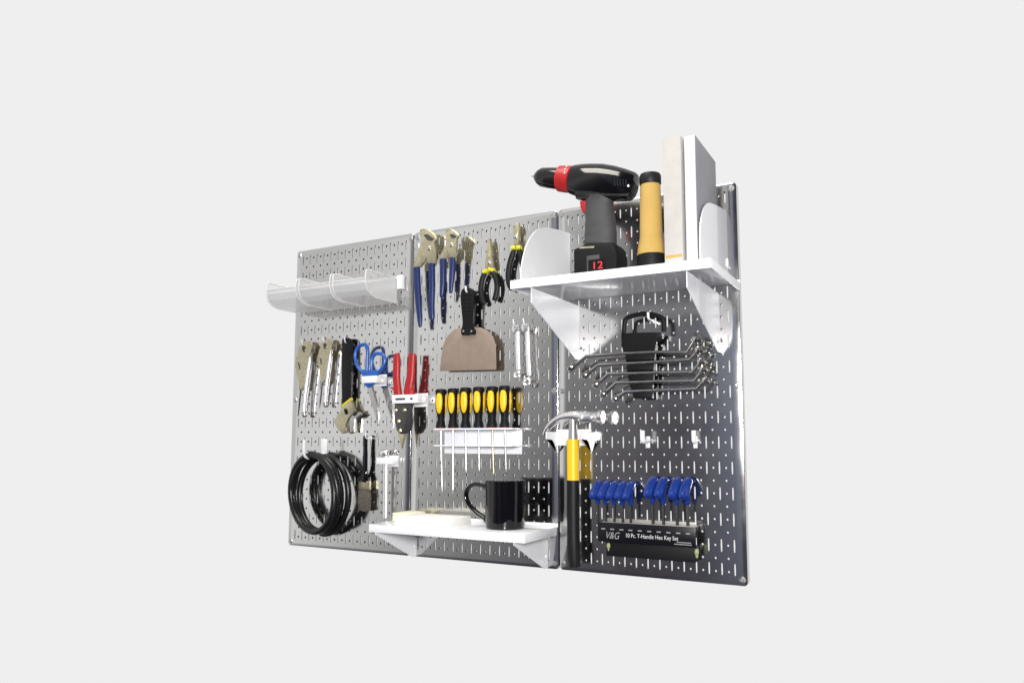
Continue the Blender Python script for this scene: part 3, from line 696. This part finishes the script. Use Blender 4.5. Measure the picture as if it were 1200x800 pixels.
hs = build('motor_housing', bm, 'blackgloss', root)
bm = BM(); tube(bm, [D(530, 385), D(640, 395), D(760, 402), D(850, 408)], [r_(28), r_(40), r_(40), r_(25)], 14, flat=1.6); build('housing_underside', bm, 'blackgloss', hs)
bm = BM()
for k in range(5):
    q = D(955+k*28, 285+k*3); boxm(bm, q.x-.03, q.x+.03, q.y-.28, q.y+.28, q.z+r_(108), q.z+r_(118))
build('vent_slot', bm, 'rubber', hs)
z3 = frame(655, 235, 8.89)
def G(a, b_, dd=d): return at(*z3([(a, b_)])[0], dd)
bm = BM(); tube(bm, smooth([tuple(G(*p)) for p in ((432, -40), (420, 60), (428, 180), (432, 300), (432, 400), (420, 470))], 3, False), [1.32]+[1.2]*3+[1.22]*3+[1.3]*3+[1.36]*3+[1.42]*3, 24, flat=.62); build('grip', bm, 'grip', root)
bm = BM(); trace(bm, z3([(212, 0), (292, -6), (296, 112), (240, 116), (218, 70)]), d-.25, d+.3, .12); build('trigger', bm, 'red', root)
bm = BM(); xy = [tuple(G(*p, d+1.2))[:2] for p in ((150, 508), (290, 440), (330, 432), (560, 432), (590, 470), (603, 560))]
xy = xy+[(xy[-1][0]+.05, yb), (xy[0][0], yb)]
prism(bm, xy, d-1.2, d+1.2, .14); bt = build('battery', bm, 'black', root)
bm = BM(); a = G(290, 578, d+1.22); b_ = G(425, 760, d+1.22); boxm(bm, a.x, b_.x, b_.y-.3, a.y, d+1.2, d+1.24, .01); build('battery_plate', bm, 'grip', bt)
bm = BM(); a2 = G(305, 640, d+1.26); b2 = G(480, 730, d+1.26); boxm(bm, a2.x, b2.x, b2.y-.35, a2.y+.15, d+1.245, d+1.262); build('voltage_plate', bm, 'label', bt)
t_ = G(338, 716, d+1.27); text('voltage_number', '12', (t_.x, t_.y, d+1.27), .80, 'redink', bt, .006, 0, 1.25)
bm = BM(); trace(bm, z3([(205, 492), (240, 480), (372, 474), (362, 494), (210, 500)]), d+1.2, d+1.225, 0); build('latch', bm, 'nickel', bt)
# ------------------------------------------------------------------ flashlight
z = frame(700, 200, 4.444); d = 5.6
p = at(*z([(283, 480)])[0], d); top = at(*z([(280, 18)])[0], d); H = top.y-yb; k_ = 1/4.444/12.6
def Y(v): return at(*z([(283, v)])[0], d).y-yb
b0 = Vector((p.x, yb, d))
root = thing('flashlight', 'amber flashlight with black end caps standing on the large shelf', 'flashlight', b0)
bm = BM(); lathe(bm, b0, (0, 1, 0), [(0, 60*k_), (.1, 63*k_), (Y(470), 63*k_), (Y(442), 62*k_), (Y(440), 40*k_)], 28); build('lens_cap', bm, 'black', root)
bm = BM(); lathe(bm, b0, (0, 1, 0), [(Y(441), 60*k_), (Y(420), 60*k_), (Y(385), 55*k_), (Y(350), 49*k_), (Y(200), 47*k_), (Y(85), 44*k_), (Y(72), 43*k_)], 28); build('barrel', bm, 'amber', root)
bm = BM(); lathe(bm, b0, (0, 1, 0), [(Y(76), 44*k_), (Y(70), 47*k_), (Y(30), 47*k_), (Y(20), 43*k_), (Y(18), 30*k_)], 28); build('end_cap', bm, 'rubber', root)
# ------------------------------------------------------------------ binders
def binder(label, name, ul, ur, vt, zf, zb, ms, mc, bot):
    a = at(ul, vt, zf); b_ = at(ur, vt, zf)
    root = thing('binder', label, 'binder', ((a.x+b_.x)/2, yb, (zf+zb)/2), 'binders on the large shelf')
    y1 = a.y
    bm = BM(); boxm(bm, a.x+.02, b_.x-.02, yb, y1, zf-.12, zf, .05); build('spine', bm, ms, root)
    for x in (a.x, b_.x-.1):
        bm = BM(); boxm(bm, x, x+.1, yb, y1, zb, zf-.06, .03); build('cover', bm, mc, root)
    bm = BM(); boxm(bm, a.x+.12, b_.x-.12, yb+.15, y1-.15, zb+.2, zf-.15, .01); build('pages', bm, 'padwhite', root)
    if bot:
        bm = BM(); boxm(bm, a.x+.1, b_.x-.1, yb+.6, yb+.82, zf+.001, zf+.012); build('title_strip', bm, 'amber', root)
    return root
binder('beige spined binder standing between the flashlight and a white binder', 'b', 776, 798, 163, 8.2, 2.2, 'spine', 'coverwhite', True)
binder('white spined binder with grey cover beside the rounded end plate', 'b', 801, 814.5, 160.5, 8.4, 2.4, 'coverwhite', 'covergrey', False)
# ------------------------------------------------------------------ surroundings: flat pale backdrop behind, a dim room in front
w = bpy.data.worlds.new('World'); S.world = w; w.use_nodes = True
nt = w.node_tree; L = nt.links; bg = nt.nodes['Background']
tc = nt.nodes.new('ShaderNodeTexCoord'); sp = nt.nodes.new('ShaderNodeSeparateXYZ'); L.new(tc.outputs['Generated'], sp.inputs[0])
def math_(op, a, b_):
    n = nt.nodes.new('ShaderNodeMath'); n.operation = op
    for i, x in enumerate((a, b_)):
        if isinstance(x, (int, float)): n.inputs[i].default_value = x
        else: L.new(x, n.inputs[i])
    return n.outputs[0]
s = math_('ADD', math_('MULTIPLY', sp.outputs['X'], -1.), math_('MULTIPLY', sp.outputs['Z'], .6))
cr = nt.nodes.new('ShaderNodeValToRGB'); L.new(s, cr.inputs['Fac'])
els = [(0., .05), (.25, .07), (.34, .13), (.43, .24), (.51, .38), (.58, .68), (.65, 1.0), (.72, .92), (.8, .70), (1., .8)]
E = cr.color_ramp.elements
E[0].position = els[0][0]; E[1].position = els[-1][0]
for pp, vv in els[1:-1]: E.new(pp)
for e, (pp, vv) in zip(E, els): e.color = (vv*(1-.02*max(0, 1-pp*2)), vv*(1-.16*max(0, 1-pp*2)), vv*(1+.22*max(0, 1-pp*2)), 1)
fr_ = nt.nodes.new('ShaderNodeMapRange'); L.new(sp.outputs['Y'], fr_.inputs['Value'])
fr_.inputs['From Min'].default_value = -.10; fr_.inputs['From Max'].default_value = -.02
def smap(x, a, b_, lo, hi):
    n = nt.nodes.new('ShaderNodeMapRange'); n.interpolation_type = 'SMOOTHSTEP'
    n.inputs['From Min'].default_value = a; n.inputs['From Max'].default_value = b_
    n.inputs['To Min'].default_value = lo; n.inputs['To Max'].default_value = hi
    L.new(x, n.inputs['Value']); return n.outputs['Result']
sweep = smap(sp.outputs['Z'], -.82, -.58, .12, 1.)   # backdrop dimmed far below, added to keep shelf undersides dark
sw = nt.nodes.new('ShaderNodeVectorMath'); sw.operation = 'SCALE'; sw.inputs[0].default_value = (.861, .861, .861); L.new(sweep, sw.inputs['Scale'])
mx = nt.nodes.new('ShaderNodeMix'); mx.data_type = 'RGBA'
edge_glow = math_('MULTIPLY', math_('MULTIPLY', smap(sp.outputs['X'], -.255, -.215, 0., .30), smap(sp.outputs['X'], .0, .1, 1., 0.)), smap(sp.outputs['Z'], -.25, .15, .35, 1.))   # added bluish glow, no known source, for the board's right edge
glow_vec = nt.nodes.new('ShaderNodeVectorMath'); glow_vec.operation = 'SCALE'; glow_vec.inputs[0].default_value = (.72, .86, 1.1); L.new(edge_glow, glow_vec.inputs['Scale'])
ad = nt.nodes.new('ShaderNodeVectorMath'); ad.operation = 'ADD'; L.new(cr.outputs['Color'], ad.inputs[0]); L.new(glow_vec.outputs['Vector'], ad.inputs[1])
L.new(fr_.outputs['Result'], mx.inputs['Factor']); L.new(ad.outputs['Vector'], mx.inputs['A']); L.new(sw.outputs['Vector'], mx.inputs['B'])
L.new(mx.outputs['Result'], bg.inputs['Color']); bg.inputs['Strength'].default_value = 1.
def lamp(name, p, target, power, size, col):
    l = bpy.data.lights.new(name, 'AREA'); l.energy = power; l.size = size; l.color = col
    o = bpy.data.objects.new(name, l); COL.objects.link(o); o.location = V(p)
    dr = V(target)-V(p); o.rotation_euler = dr.to_track_quat('-Z', 'Y').to_euler()
lamp('key_lamp', (67, 19, 72), (28, 14, 2), 46, .3, (1, .99, .975))
lamp('ceiling_lamp', (26, 92, 40), (28, 14, 3), 34, .9, (1, .95, .84))
# ------------------------------------------------------------------ camera
cam = bpy.data.cameras.new('Camera'); co = bpy.data.objects.new('Camera', cam); COL.objects.link(co)
bx = lambda q: Vector((q.x, -q.z, q.y))
r3 = Matrix((bx(ROW[0]), -bx(ROW[1]), -bx(ROW[2]))).transposed().to_4x4()
co.matrix_world = Matrix.Translation(V(EYE)) @ r3
cam.sensor_width = 36; cam.sensor_fit = 'HORIZONTAL'; cam.lens = F/1200*36
cam.shift_x = (600-CX)/1200; cam.shift_y = (CY-400)/1200; cam.clip_end = 100; cam.clip_start = .05
S.camera = co
S.view_settings.view_transform = 'Standard'; S.view_settings.look = 'None'; S.view_settings.exposure = 0; S.view_settings.gamma = 1
S.cycles.max_bounces = 10; S.cycles.transparent_max_bounces = 16; S.cycles.caustics_reflective = True
